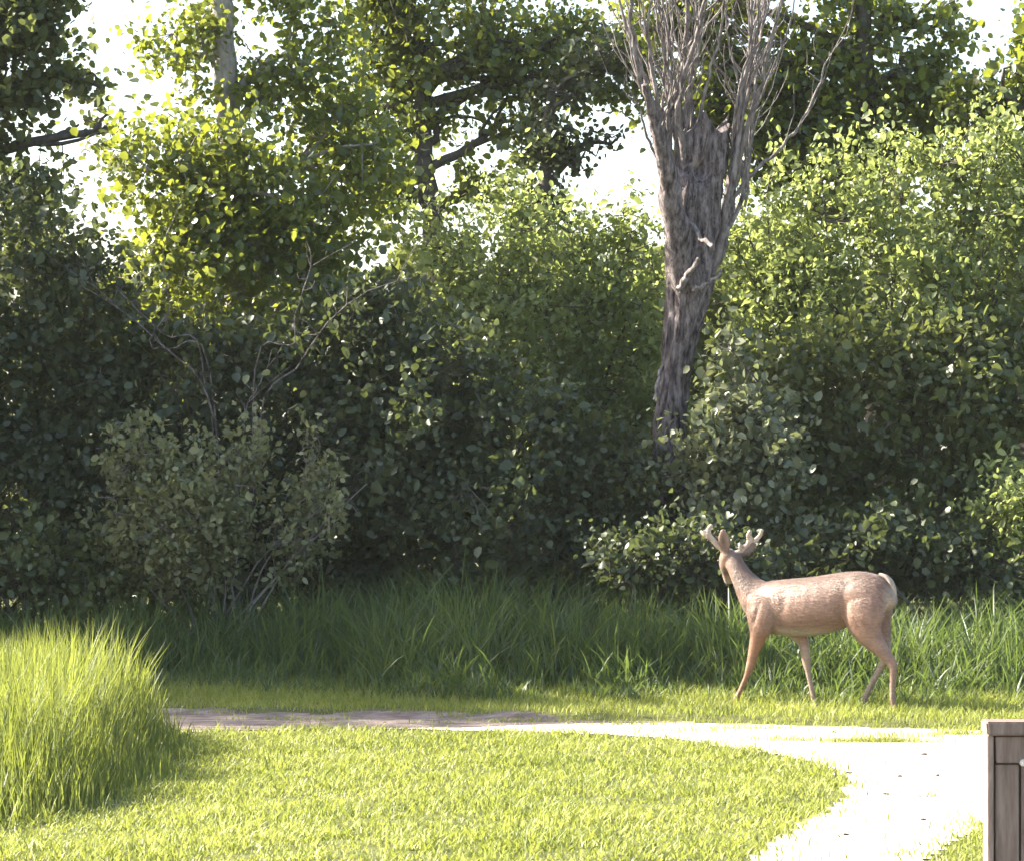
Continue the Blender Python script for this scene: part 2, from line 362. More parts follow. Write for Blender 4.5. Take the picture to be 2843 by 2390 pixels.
# ------------------------------------------------------------------ trees and shrubs
def woody(name, label, cat, base, trunk, lobes, leafmat, nclu, per, leaf, seed, group=None, barkmat='twig', stemmat=None,
          spread=0.22, up=0.35, width=0.62, partname='trunk', nstem=0, sub=4, shell=0.45, twig_r=0.006, cut=None, stem_r=0.024, shoot=0.0):
    """trunk: list of ((x,y,z), r); lobes: list of (centre, radii, weight)"""
    rg = rngf(seed)
    T = thing(name, (base[0], base[1], gz(base[0], base[1])), label, cat, group)
    sk = []                                           # skeleton points for twigs to start from
    if trunk:
        c = curve_pts([p for p, r in trunk], 6 * len(trunk), 0.012, seed)
        r = np.interp(np.linspace(0, len(trunk) - 1, len(c)), np.arange(len(trunk)), [q for p, q in trunk])
        m = MB(); tube(m, c, r, 10, seed, 0.05); m.build('trunk', M[barkmat], T, True); sk.append(c)
    sm = M[stemmat or barkmat]
    for k, (lc, lr, w) in enumerate(lobes):
        lc = np.array(lc); lr = np.array(lr)
        if trunk:
            d = np.linalg.norm(c - lc, axis=1) + 1.2 * np.maximum(0, c[:, 2] - lc[2] + 0.3)
            i = int(np.argmin(d)); s = c[i]; r0 = min(r[i] * 0.6, 0.07)
        else:
            s = np.array((base[0], base[1], gz(base[0], base[1]))) + rg.normal(0, 0.12, 3) * (1, 1, 0); s[2] = gz(s[0], s[1]) - 0.02; r0 = stem_r
        m = MB()
        mid = (s + lc) / 2 + rg.normal(0, 0.10, 3) + (0, 0, 0.12)
        cc = curve_pts([s, mid, lc + rg.normal(0, 0.1, 3)], 9, 0.012, seed + k)
        tube(m, cc, np.linspace(r0, r0 * 0.45, 9), 6, seed + k, 0.06); sk.append(cc)
        for q in range(sub):
            u = rg.normal(0, 1, 3); u /= np.linalg.norm(u); u[2] = abs(u[2]) * 0.9 + 0.1
            e = lc + u * lr * rg.uniform(0.6, 0.95); st = cc[rg.integers(4, 9)]
            c2 = curve_pts([st, (st + e) / 2 + rg.normal(0, 0.08, 3), e], 7, 0.01, seed + q)
            tube(m, c2, np.linspace(r0 * 0.42, r0 * 0.13, 7), 4); sk.append(c2)
        m.build('stem' if not trunk else 'branch', sm, T, True)
    sk = np.concatenate(sk)
    W = np.array([l[2] * (l[1][0] * l[1][2]) for l in lobes]); W = W / W.sum()
    which = rg.choice(len(lobes), nclu, p=W)
    C = np.array([l[0] for l in lobes])[which]; R = np.array([l[1] for l in lobes])[which]
    u = rg.normal(0, 1, (nclu, 3)); u /= np.linalg.norm(u, axis=1)[:, None]
    rad = shell + (1.04 - shell) * rg.uniform(0, 1, nclu) ** 0.6
    P = C + u * R * rad[:, None]
    P += 0.12 * np.stack([wob(P[:, 1], P[:, 2], 2.0, seed), wob(P[:, 0], P[:, 2], 2.0, seed + 1), wob(P[:, 0], P[:, 1], 2.0, seed + 2)], 1)
    ok = P[:, 2] > gz(P[:, 0], P[:, 1]) + 0.08
    hol = wob(P[:, 0] * 1.0 + P[:, 1] * 0.6, P[:, 2], 2.3, seed * 0.7) + 0.5 * wob(P[:, 0], P[:, 2], 5.5, seed)
    ok &= rg.uniform(0, 1, nclu) < 0.35 + 0.9 * smooth(-0.75, 0.0, hol)
    P = P[ok]; n = len(P)
    tw = MB(); lf = MB()
    ends = np.zeros((n, 3))
    for k in range(n):
        d = ((sk - P[k]) ** 2).sum(1); s = sk[int(np.argmin(d))]
        o = P[k] - s; L = np.linalg.norm(o) + 1e-6; ends[k] = o / L
        if L > 0.02:
            tube(tw, np.array([s, s + o * 0.55 + rg.normal(0, 0.03, 3) * min(1, L), P[k] + o / L * 0.08]), np.array([twig_r * 1.3, twig_r, twig_r * 0.4]), 3, cap=False)
    tw.build('twigs', sm, T, False, 'stuff')
    ends[:, 2] += shoot * rg.uniform(0.3, 1.2, n); ends /= np.linalg.norm(ends, axis=1)[:, None]
    cnt = rg.poisson(per, n).clip(3)
    idx = np.repeat(np.arange(n), cnt); N = len(idx)
    along = rg.normal(0, 1, N)
    thin = 0.55 if shoot == 0 else 0.36
    pos = P[idx] + ends[idx] * (along * spread * (0.9 + 0.5 * (shoot > 0)))[:, None] + rg.normal(0, spread * thin, (N, 3)) * (1, 1, 0.85)
    pos[:, 2] = np.maximum(pos[:, 2], gz(pos[:, 0], pos[:, 1]) + 0.03)
    rn = np.clip(0.5 + rg.normal(0, 0.16, n)[idx] + rg.normal(0, 0.17, N), 0, 1)
    leaves(lf, pos, leaf * rg.lognormal(0.0, 0.33, N).clip(0.4, 2.0), rn, rg, up, width * 1.15)
    lf.build('crown' if trunk else 'foliage', leafmat if not isinstance(leafmat, str) else M[leafmat], T, False, 'stuff')
    return T

def lobe(px, py, d, rx, ry, w=1.0, rd=None):
    """rx, ry in picture pixels at that distance, rd the depth radius in metres"""
    s = d / F
    return (at(px, py, d), (rx * s, rd if rd is not None else max(0.35, 0.75 * rx * s), ry * s), w)
def gpt(px, d, dz=0.0):
    x = (px - 512) / F * d; return np.array((x, d, float(gz(x, d)) + dz))

# --- large leafy tree at the left, sunlit crown
d = 31.0
b = gpt(236, d, -0.05)
woody('cottonwood_tree', 'tall leafy tree with pale trunk and bright sunlit crown left of the dead trunk', 'tree', b,
      [(b, 0.17), (at(234, 400, d), 0.15), (at(238, 250, d), 0.135), (at(229, 120, d), 0.125), (at(222, 20, d), 0.12), (at(219, -60, d), 0.10)],
      [lobe(170, 170, d - 0.3, 75, 62, 1.2), lobe(250, 200, d - 0.6, 85, 70, 1.2), lobe(200, 265, d - 0.5, 75, 50, 1.1), lobe(300, 260, d - 0.4, 60, 55, 1.0),
       lobe(190, 50, d, 48, 52, 0.75), lobe(300, 70, d, 60, 75, 0.9), lobe(345, 165, d + 0.2, 62, 70, 1.0), lobe(255, 325, d - 0.3, 85, 34, 0.7), lobe(255, -30, d + 0.3, 90, 40, 0.6), lobe(250, 110, d - .2, 45, 45, 0.6)],
      'leaf_tree', 500, 36, 0.066, 21, barkmat='bark_pale', spread=0.20, shell=0.25, width=0.75)
# --- tree at the far left
d = 33.5; b = gpt(-30, d, -0.05)
woody('cottonwood_tree', 'leafy tree with drooping dark lower boughs left of the bright crowned tree', 'tree', b,
      [(b, 0.16), (at(-22, 300, d), 0.14), (at(-28, 100, d), 0.12), (at(-20, -60, d), 0.09)],
      [lobe(10, 50, d, 70, 62, 1.2), lobe(-40, 80, d, 80, 80), lobe(35, 95, d + 0.4, 58, 26, 0.7), lobe(80, 84, d + 0.5, 38, 14, 0.35), lobe(25, -8, d, 60, 42), lobe(100, 128, d + .3, 26, 26, 0.3), lobe(10, 210, d, 70, 50, 1.0)],
      'leaf_mid', 330, 28, 0.085, 22, barkmat='twig', spread=0.18, shell=0.3, width=0.7)
# --- trees of the middle distance with sky showing through
d = 37.0; b = gpt(452, d, -0.05)
woody('broadleaf_tree', 'open crowned tree with sky gaps between the dead trunk and the bright tree', 'tree', b,
      [(b, 0.15), (at(440, 300, d), 0.13), (at(420, 120, d), 0.11), (at(405, -30, d), 0.08)],
      [lobe(440, 40, d, 90, 48, 1.0), lobe(375, 30, d, 45, 60, 0.8), lobe(400, 130, d, 30, 34, 0.5), lobe(455, 125, d, 40, 22, 0.5), lobe(530, 45, d, 70, 45, 0.9), lobe(385, 190, d, 40, 40, 0.9), lobe(520, 130, d, 32, 56, 0.9), lobe(470, 190, d, 40, 26, 0.7), lobe(600, 45, d, 60, 40, 0.7), lobe(440, -35, d, 130, 40, 0.7), lobe(410, 90, d, 34, 34, 0.6), lobe(500, 75, d, 50, 34, 0.7), lobe(350, 110, d, 40, 60, 0.8), lobe(585, 85, d, 44, 26, 0.6), lobe(640, 70, d, 40, 40, 0.7)],
      'leaf_tree', 620, 24, 0.078, 23, spread=0.19, shell=0.3, width=0.7)
d = 36.0; b = gpt(545, d, -0.05)
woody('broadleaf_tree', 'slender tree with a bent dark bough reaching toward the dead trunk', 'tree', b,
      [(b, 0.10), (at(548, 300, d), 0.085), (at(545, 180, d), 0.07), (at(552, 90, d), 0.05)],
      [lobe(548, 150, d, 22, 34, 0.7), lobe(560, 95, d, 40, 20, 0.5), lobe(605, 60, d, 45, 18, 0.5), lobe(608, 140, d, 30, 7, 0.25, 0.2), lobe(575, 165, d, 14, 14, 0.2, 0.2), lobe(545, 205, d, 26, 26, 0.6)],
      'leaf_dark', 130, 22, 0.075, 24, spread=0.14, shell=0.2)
# --- trees at the right
d = 35.0; b = gpt(880, d, -0.05)
woody('broadleaf_tree', 'broad leafy tree rising behind the big shrub at the fence side', 'tree', b,
      [(b, 0.16), (at(876, 300, d), 0.14), (at(868, 120, d), 0.11), (at(862, -40, d), 0.08)],
      [lobe(880, 110, d, 85, 50, 1.2), lobe(800, 60, d, 55, 42, 0.9), lobe(880, 25, d, 50, 40, 0.9), lobe(760, 130, d, 50, 55, 0.9), lobe(840, 170, d, 80, 50, 1.1), lobe(780, -20, d, 70, 36, 0.7), lobe(925, 70, d, 28, 26, 0.4), lobe(715, 45, d, 42, 45, 0.9), lobe(700, 110, d, 30, 36, 0.6), lobe(745, 85, d, 40, 40, 0.9), lobe(660, 15, d, 40, 34, 0.7), lobe(945, 20, d, 26, 40, 0.35)],
      'leaf_tree', 600, 28, 0.082, 25, spread=0.18, shell=0.3, width=0.7)
d = 34.0; b = gpt(1030, d, -0.05)
woody('broadleaf_tree', 'leafy tree whose crown meets the sky at the far right of the thicket', 'tree', b,
      [(b, 0.14), (at(1030, 300, d), 0.12), (at(1035, 120, d), 0.10), (at(1045, -30, d), 0.07)],
      [lobe(1000, 105, d, 50, 40, 1.0), lobe(1060, 60, d, 55, 60, 1.0), lobe(1030, 170, d, 60, 60, 1.0), lobe(1035, 15, d, 22, 24, 0.5), lobe(1090, -20, d, 60, 50, .8)],
      'leaf_tree', 250, 28, 0.085, 26, spread=0.18, shell=0.3, width=0.7)

# --- trees left of the picture whose shade falls on the bank
for k, (x, y, hh, rr) in enumerate([(-7.0, 29.0, 6.6, 1.3), (-8.7, 29.4, 7.0, 1.5), (-11.0, 29.8, 8.0, 1.8), (-14.6, 29.5, 11.0, 2.1), (-18.2, 29.8, 12.8, 2.4)]):
    b = np.array((x, y, gz(x, y) - 0.05))
    woody('cottonwood_tree', 'leafy cottonwood in the row running on left of the tall meadow grass', 'tree', b,
          [(b, 0.2), (b + (0.1, 0, hh * 0.35), 0.16), (b + (-0.1, 0.1, hh * 0.7), 0.10), (b + (0, 0, hh * 0.95), 0.04)],
          [(b + np.array((0, 0, hh * 0.25)), (rr * 0.9, rr * 0.9, hh * 0.17), 1.0), (b + np.array((0, 0, hh * 0.5)), (rr, rr, hh * 0.2), 1.0), (b + np.array((0.5, 0.1, hh * 0.7)), (rr * 0.8, rr * 0.8, hh * 0.17), 0.8), (b + np.array((-0.3, 0, hh * 0.87)), (rr * 0.6, rr * 0.6, hh * 0.13), 0.7)],
          'leaf_tree', 400, 30, 0.14, 60 + k, group='cottonwoods beside the meadow grass', barkmat='bark_pale', spread=0.3, shell=0.2, sub=2)

# --- shrubs of the thicket
def shrub(label, px, d, lobes, mat, nclu, per, leaf, seed, name='shrub', **kw):
    b = gpt(px, d)
    return woody(name, label, 'shrub', b, None, lobes, mat, nclu, per, leaf, seed, stemmat=kw.pop('stemmat', 'twig'), **kw)
D = 31.5
shrub('tall light green willow shrub in sun between the dead trunk and the bright tree', 530, D,
      [lobe(470, 285, D, 55, 60), lobe(560, 270, D, 60, 65), lobe(620, 260, D, 45, 60), lobe(520, 350, D - .3, 80, 70), lobe(610, 350, D - .3, 60, 80), lobe(440, 235, D + .3, 35, 35, 0.7), lobe(510, 205, D + .3, 34, 26, 0.7), lobe(570, 440, D - .4, 70, 70), lobe(640, 440, D - 0.3, 40, 60)],
      'leaf_will', 720, 34, 0.062, 31, name='willow_shrub', spread=0.15, width=0.5, shell=0.45, shoot=1.3)
D = 31.0
shrub('big light green willow shrub filling the space right of the dead trunk', 880, D,
      [lobe(760, 250, D, 50, 80), lobe(830, 210, D, 62, 62), lobe(910, 195, D + .2, 60, 50), lobe(985, 180, D + .2, 60, 60), lobe(800, 330, D - .2, 70, 70), lobe(900, 300, D - .3, 80, 70), lobe(1000, 290, D - .2, 70, 80), lobe(1070, 260, D, 60, 100), lobe(760, 400, D - .2, 50, 70)],
      'leaf_will', 900, 34, 0.064, 32, name='willow_shrub', spread=0.16, width=0.52, shell=0.45, shoot=1.3)
D = 30.0
shrub('dense dark shrub behind the deer with a few pale leaves', 860, D,
      [lobe(780, 430, D, 70, 75), lobe(860, 400, D - .2, 75, 80), lobe(950, 400, D - .1, 75, 90), lobe(1030, 400, D, 60, 100), lobe(820, 520, D - .3, 80, 65), lobe(920, 520, D - .4, 85, 70), lobe(1010, 530, D - .3, 60, 70)],
      'leaf_mid', 640, 32, 0.075, 33, spread=0.17, shell=0.45)
D = 28.6
shrub('pale leaved arching shrub at the foot of the dead trunk', 735, D,
      [lobe(700, 455, D, 48, 34), lobe(745, 490, D, 50, 40), lobe(770, 440, D + .2, 40, 60), lobe(720, 540, D, 45, 40, 0.7), lobe(785, 560, D - .2, 40, 40, 0.7), lobe(735, 380, D + .3, 26, 50, 0.6)],
      'leaf_pale', 260, 24, 0.072, 34, spread=0.15, shell=0.3)
D = 29.2
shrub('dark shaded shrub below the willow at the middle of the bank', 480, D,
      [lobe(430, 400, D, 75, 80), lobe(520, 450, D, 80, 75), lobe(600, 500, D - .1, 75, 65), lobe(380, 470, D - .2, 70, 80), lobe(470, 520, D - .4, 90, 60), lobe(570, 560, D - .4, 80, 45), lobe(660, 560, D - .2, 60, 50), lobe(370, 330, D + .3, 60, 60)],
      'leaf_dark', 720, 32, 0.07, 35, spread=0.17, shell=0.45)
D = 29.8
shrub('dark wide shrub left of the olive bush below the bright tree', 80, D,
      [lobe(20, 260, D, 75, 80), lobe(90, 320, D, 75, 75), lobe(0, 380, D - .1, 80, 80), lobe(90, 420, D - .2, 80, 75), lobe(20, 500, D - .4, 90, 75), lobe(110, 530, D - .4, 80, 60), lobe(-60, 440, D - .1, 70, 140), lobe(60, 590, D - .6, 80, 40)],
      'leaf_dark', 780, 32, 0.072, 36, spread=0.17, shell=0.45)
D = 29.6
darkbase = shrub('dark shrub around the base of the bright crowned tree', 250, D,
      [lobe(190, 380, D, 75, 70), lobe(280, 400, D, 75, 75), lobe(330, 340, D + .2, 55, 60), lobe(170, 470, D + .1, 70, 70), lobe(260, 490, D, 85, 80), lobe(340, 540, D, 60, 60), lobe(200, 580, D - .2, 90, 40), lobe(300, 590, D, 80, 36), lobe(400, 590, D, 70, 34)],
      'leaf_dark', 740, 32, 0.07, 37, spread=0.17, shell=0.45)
# bare dead sticks leaning out of the thicket
for k, (pl, dd, r0) in enumerate([([(208, 395), (160, 345), (110, 300), (72, 270)], 28.6, .013), ([(200, 350), (165, 335), (128, 300), (112, 280)], 28.7, .010), ([(205, 352), (172, 348), (150, 345), (168, 310), (166, 285)], 28.6, .010),
                                  ([(262, 405), (300, 365), (330, 320), (372, 290), (418, 274)], 28.7, .013), ([(258, 352), (292, 345), (296, 310), (310, 265), (306, 235)], 28.6, .010), ([(245, 420), (262, 380), (272, 350)], 28.5, .012), ([(298, 555), (330, 525), (352, 498)], 27.7, .009)]):
    P = np.array([at(px, py, dd + 0.05 * i) for i, (px, py) in enumerate(pl)])
    g0 = gpt(235 if k < 6 else 290, dd + 0.9, -0.03)
    P = np.vstack([g0[None], (g0 + P[0])[None] / 2 + (0.03, 0, 0), P])
    n = 24; cp = curve_pts(P, n, 0.008, k); m = MB(); tube(m, cp, np.linspace(r0 * 0.9, r0 * 0.3, n), 6, k, 0.06)
    rgb = rngf(300 + k)
    for q in range(5):
        i = rgb.integers(n // 2, n - 2); dv = np.array((rgb.normal(0, .5), rgb.normal(0, .3), rgb.uniform(.3, 1))); L = rgb.uniform(.2, .6)
        tube(m, curve_pts([cp[i], cp[i] + dv * L * .5 + rgb.normal(0, .02, 3), cp[i] + dv * L], 5), np.linspace(r0 * .4, r0 * .15, 5), 4)
    m.build('dead_stem', M['bark'], darkbase, True)

D = 27.9
olive = shrub('olive leaved bush with upright sprays in front of the dark shrubs', 215, D,
      [lobe(px, top + ry, D + dd, rx, ry, w, 0.22) for (px, top, rx, ry, w, dd) in [(122, 400, 14, 60, 0.9, .1), (142, 412, 13, 70, 0.8, 0), (163, 432, 18, 70, 1.2, -.1), (188, 440, 20, 75, 1.3, -.15), (212, 446, 20, 70, 1.3, -.1),
        (238, 420, 14, 80, 1.0, 0), (258, 392, 9, 60, 0.9, .1), (112, 470, 18, 40, 0.6, .1), (312, 415, 7, 52, 1.6, 0), (296, 478, 12, 44, 0.8, 0), (330, 480, 12, 34, 0.9, -.1), (345, 490, 7, 22, 0.6, -.1)]] +
      [lobe(170, 545, D, 60, 36, 0.7), lobe(225, 535, D, 60, 40, 0.7), lobe(300, 550, D, 30, 24, 0.5)],
      'leaf_olive', 400, 22, 0.058, 38, name='olive_bush', stemmat='stem', spread=0.12, shell=0.25, width=0.55, stem_r=0.011, shoot=1.5)
D = 28.2
shrub('small bright green shrub at the far right end of the bank', 1030, D,
      [lobe(1015, 510, D, 34, 40), lobe(1050, 540, D, 50, 50)], 'leaf_will', 110, 30, 0.06, 39, spread=0.14, width=0.5)
D = 28.0
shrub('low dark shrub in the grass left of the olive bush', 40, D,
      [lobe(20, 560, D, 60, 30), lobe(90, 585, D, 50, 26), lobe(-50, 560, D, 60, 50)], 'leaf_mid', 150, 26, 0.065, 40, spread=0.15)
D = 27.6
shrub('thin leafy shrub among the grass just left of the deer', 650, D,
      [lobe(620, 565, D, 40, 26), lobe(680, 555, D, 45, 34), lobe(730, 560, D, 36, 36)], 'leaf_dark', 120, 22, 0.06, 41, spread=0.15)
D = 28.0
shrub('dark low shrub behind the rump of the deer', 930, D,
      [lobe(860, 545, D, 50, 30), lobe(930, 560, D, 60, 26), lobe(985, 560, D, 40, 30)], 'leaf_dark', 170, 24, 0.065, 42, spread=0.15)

# far wood behind the thicket: a closed mass of leaves
rg = rngf(77); mb = MB(); N = 120000
fx = rg.uniform(-22, 22, N); fy = 38.5 + 5 * rg.uniform(0, 1, N) ** 1.5
top = 4.4 + 0.5 * wob(fx, fy * 0.2, 0.7, 3.0) + 0.45 * wob(fx, 0, 2.1)
fz = rg.uniform(0.0, 1, N) ** 0.9 * top
leaves(mb, np.stack([fx, fy, fz + 0.25], 1), rg.uniform(0.12, 0.26, N), np.clip(0.4 + 0.3 * wob(fx, fz * 2, 2) + rg.normal(0, .15, N), 0, 1), rg, 0.3, 0.8, True)
o = mb.build('far_wood', M['leaf_mid'], None, False, 'stuff')
tag(o, 'far leafy wood closing the view behind the thicket', 'wood')

# --- dead pollarded tree
DP = 29.4; s = DP / F
b = gpt(664, DP, -0.05)
dead = thing('dead_tree', (b[0], b[1], gz(b[0], b[1])), 'grey dead pollarded trunk with broken top and upright bare branches', 'tree')
ctr = [(664, 660, 21), (666, 560, 18), (668, 440, 16.5), (677, 365, 15.5), (689, 300, 24), (691, 262, 28), (693, 230, 30), (694, 195, 30), (702, 165, 26), (708, 128, 21)]
c = np.array([at(px, py, DP) for px, py, r in ctr]); rr = np.array([r * s for px, py, r in ctr])
pt = curve_pts(c, 90); rr = rr * 0.92; r = np.interp(np.linspace(0, len(ctr) - 1, 90), np.arange(len(ctr)), rr)
rg = rngf(99); m = MB(); S = 40
a = np.arange(S) * 2 * math.pi / S
zz = pt[:, 2][:, None]
fur = 0.10 * np.sin(a[None] * 9 + 1.6 * np.sin(zz * 2.2) + 0.8 * np.sin(zz * 7)) + 0.06 * np.sin(a[None] * 17 + 3 * np.sin(zz * 3.1 + 1)) + rg.normal(0, 0.025, (90, S))
lump = 0.10 * np.sin(a[None] * 2 + zz * 1.3) + 0.06 * np.sin(a[None] * 3 - zz * 2.1)
R = r[:, None] * (1 + fur + lump)
V = pt[:, None, :] + R[..., None] * np.stack([np.cos(a), np.sin(a), np.zeros(S)], 1)[None]
V[-1, :, 2] += 0.10 * np.sin(a * 3 + 0.4) + rg.uniform(-0.04, 0.06, S)                # jagged break
V[-2, :, 2] += 0.05 * np.sin(a * 3 + 0.4)
# rotten hollow on the camera side
for (px, py, ra, rb, dep) in [(697, 172, 10, 13, 0.13), (693, 235, 9, 30, 0.05), (704, 150, 5, 14, 0.05)]:
    cx, cy, cz = at(px, py, DP); q = ((V[..., 0] - cx) / (ra * s)) ** 2 + ((V[..., 2] - cz) / (rb * s)) ** 2
    V[..., 1] += np.where(V[..., 1] < DP, dep * np.exp(-q * 1.2), 0)
i = np.arange(89)[:, None] * S; j = np.arange(S)[None]; j2 = (j + 1) % S
m.add(V.reshape(-1, 3), np.stack([i + j, i + j2, i + S + j2, i + S + j], -1).reshape(-1, 4))
tc = V[-1].mean(0) - (0, 0, 0.12)
m.add(np.vstack([V[-1], tc[None]]), [[k, (k + 1) % S, S] for k in range(S)])
m.build('trunk', M['bark'], dead, True)
def dbranch(pl, r0, r1, name='branch', mat='wood_bare', seed=0, sides=7, tw=0, dd=0.0):
    rgb = rngf(seed + 500); n = max(10, 4 * len(pl))
    d0 = 0.12 + rgb.normal(0, 0.05) + (-0.3 if dd else 0); d1 = rgb.normal(0, 0.35) + dd
    P = np.array([at(px, py, DP - 0.12 + d0 + (d1 - d0) * k / (len(pl) - 1)) for k, (px, py) in enumerate(pl)])
    cpt = curve_pts(P, n, 0.010, seed); m = MB()
    tube(m, cpt, np.linspace(r0, r1, n), sides, seed, 0.08)
    for q in range(tw):
        k = rgb.integers(n // 4, n - 1); st = cpt[k]; L = rgb.uniform(0.3, 0.9); sg = rgb.choice([-1, 1])
        dv = np.array((sg * rgb.uniform(0.15, 0.5), rgb.normal(0, 0.25), rgb.uniform(0.6, 1.0))); dv /= np.linalg.norm(dv)
        tip = st + dv * L; md = st + dv * L * 0.5 + np.array((sg * 0.05, 0, -0.03)) + rgb.normal(0, 0.02, 3)
        tube(m, curve_pts([st, md, tip], 7, 0.006, seed + q), np.linspace(r1 * 0.7, r1 * 0.22, 7), 4)
    return m.build(name, M[mat], dead, True)
BR = [([(674, 240), (668, 200), (663, 172), (655, 120), (641, 80), (632, 30), (630, -40)], .075, .028, 5),
      ([(680, 230), (674, 185), (663, 125), (650, 95), (640, 60), (622, 10), (612, -40)], .06, .02, 6),
      ([(684, 225), (680, 160), (673, 110), (683, 70), (687, 30), (686, -40)], .065, .035, 4),
      ([(688, 190), (684, 155), (678, 115), (690, 60), (702, 20), (712, -30)], .05, .022, 5),
      ([(692, 185), (690, 150), (686, 110), (692, 75), (697, 30), (690, -40)], .045, .018, 5),
      ([(676, 200), (668, 150), (660, 110), (652, 60), (648, 20), (655, -30)], .04, .015, 5),
      ([(712, 275), (722, 235), (729, 200), (738, 150), (742, 90), (752, 40), (750, -40)], .065, .022, 7),
      ([(726, 215), (733, 180), (737, 130), (750, 90), (752, 50), (765, 10), (775, -30)], .045, .018, 6),
      ([(730, 200), (738, 170), (752, 110), (768, 60), (780, 0), (782, -40)], .042, .018, 6),
      ([(720, 240), (733, 222), (745, 190), (752, 140), (757, 90), (752, 30), (745, -30)], .036, .015, 5),
      ([(670, 190), (660, 160), (648, 140), (640, 110), (630, 90)], .03, .010, 4),
      ([(678, 175), (668, 130), (672, 90), (661, 40), (650, -20)], .035, .014, 6),
      ([(690, 160), (699, 120), (708, 80), (720, 30), (728, -30)], .032, .012, 6),
      ([(731, 200), (750, 175), (778, 150), (803, 119), (818, 86), (831, 51)], .032, .014, 4)]
for k, (pl, r0, r1, tw) in enumerate(BR): dbranch(pl, r0 * 0.72, r1 * 0.55, seed=k, tw=tw + 4)
for k in range(26):
    rgb = rngf(900 + k); left = k < 15
    x0, y0 = (rgb.uniform(664, 692), rgb.uniform(140, 190)) if left else (rgb.uniform(728, 745), rgb.uniform(140, 215))
    x1 = x0 + rgb.normal(-18 if left else 22, 26)
    dbranch([(x0, y0), (x0 * .7 + x1 * .3 + rgb.normal(0, 4), y0 * .6 - 10), (x0 * .3 + x1 * .7 + rgb.normal(0, 5), y0 * .25 - 20), (x1, -40)], .015, .006, seed=140 + k, sides=5, tw=4)
dbranch([(690, 300), (680, 250), (672, 205), (666, 165), (657, 125), (645, 85)], .15, .028, mat='bark', seed=71, sides=14)
dbranch([(696, 300), (708, 270), (719, 240), (728, 205), (733, 175)], .11, .045, mat='bark', seed=72, sides=12)
dbranch([(678, 290), (686, 278), (693, 268), (699, 258)], .035, .02, seed=81, dd=-0.55)
dbranch([(694, 290), (705, 284), (714, 280), (722, 270)], .022, .012, seed=82, dd=-0.25)
dbranch([(655, 400), (660, 372), (666, 362)], .02, .012, seed=83, dd=-0.2)
dbranch([(692, 224), (702, 238), (712, 245)], .02, .016, seed=84, dd=-0.2)

# ------------------------------------------------------------------ deer
DX, DY = 0.0, 24.35
px0 = (1880 + 1100 / 2.94) * 0.36018
U = 0.36018 / 2.94 * DY / F            # metres per unit of the layout below
gx = (px0 - 512) / F * DY
gzd = float(gz(gx, DY))
def dl(zx, zy, yl): return np.array(((zx - 1100) * U, yl, (1605 - zy) * U))
deer = thing('deer', (gx, DY, gzd), 'tan buck deer with velvet antlers walking on the verge and looking back', 'deer')
deer.rotation_euler = (0, 0, math.radians(-24)); deer.scale = (1.075, 1, 1)
def ring_loft(mb, rings, sides=20, latdir=(0, 1, 0)):
    """rings: (centre, half width sideways, half depth); frames follow the centre line, sideways stays close to latdir"""
    P = np.array([r[0] for r in rings]); n = len(P)
    A = np.array([r[1] for r in rings]); B = np.array([r[2] for r in rings])
    k = 4 * n; tt = np.linspace(0, n - 1, k)
    A = np.interp(tt, np.arange(n), A); B = np.interp(tt, np.arange(n), B); P = curve_pts(P, k)
    t = np.gradient(P, axis=0); t /= np.linalg.norm(t, axis=1)[:, None]
    lat = np.array(latdir, float)[None] - t * (t @ np.array(latdir, float))[:, None]; lat /= np.linalg.norm(lat, axis=1)[:, None]
    dv = np.cross(t, lat)
    a = np.arange(sides) * 2 * math.pi / sides
    V = P[:, None] + A[:, None, None] * np.cos(a)[None, :, None] * lat[:, None] + B[:, None, None] * np.sin(a)[None, :, None] * dv[:, None]
    i = np.arange(k - 1)[:, None] * sides; j = np.arange(sides)[None]; j2 = (j + 1) % sides
    mb.add(V.reshape(-1, 3), np.stack([i + j, i + j2, i + sides + j2, i + sides + j], -1).reshape(-1, 4))
    for e, sg in ((0, -1), (-1, 1)):
        mb.add(np.vstack([V[e], (P[e] + sg * t[e] * 0.35 * min(A[e], B[e]))[None]]), [[q, (q + 1) % sides, sides] if sg > 0 else [(q + 1) % sides, q, sides] for q in range(sides)])
bm_ = MB()
def torso_ring(zx, top, bot, hw, yc=0.0): return (dl(zx, (top + bot) / 2, yc), hw, (bot - top) / 2 * U)
ring_loft(bm_, [torso_ring(585, 745, 860, .035), torso_ring(615, 690, 925, .075), torso_ring(660, 640, 985, .105), torso_ring(740, 600, 1020, .125), torso_ring(850, 577, 1030, .142),
                torso_ring(980, 562, 1036, .162), torso_ring(1100, 550, 1030, .172), torso_ring(1220, 530, 1000, .168), torso_ring(1330, 510, 955, .155), torso_ring(1440, 497, 915, .15),
                torso_ring(1550, 500, 890, .148), torso_ring(1640, 520, 850, .13), torso_ring(1705, 555, 790, .095), torso_ring(1735, 600, 720, .055)], 28)
# neck, bending slightly away from the camera
ring_loft(bm_, [(dl(770, 770, 0), .085, .19), (dl(680, 735, .0), .088, .165), (dl(610, 670, .01), .078, .122), (dl(545, 585, .02), .066, .088), (dl(490, 500, .03), .058, .073), (dl(450, 425, .045), .056, .068), (dl(432, 385, .055), .05, .06)], 22)
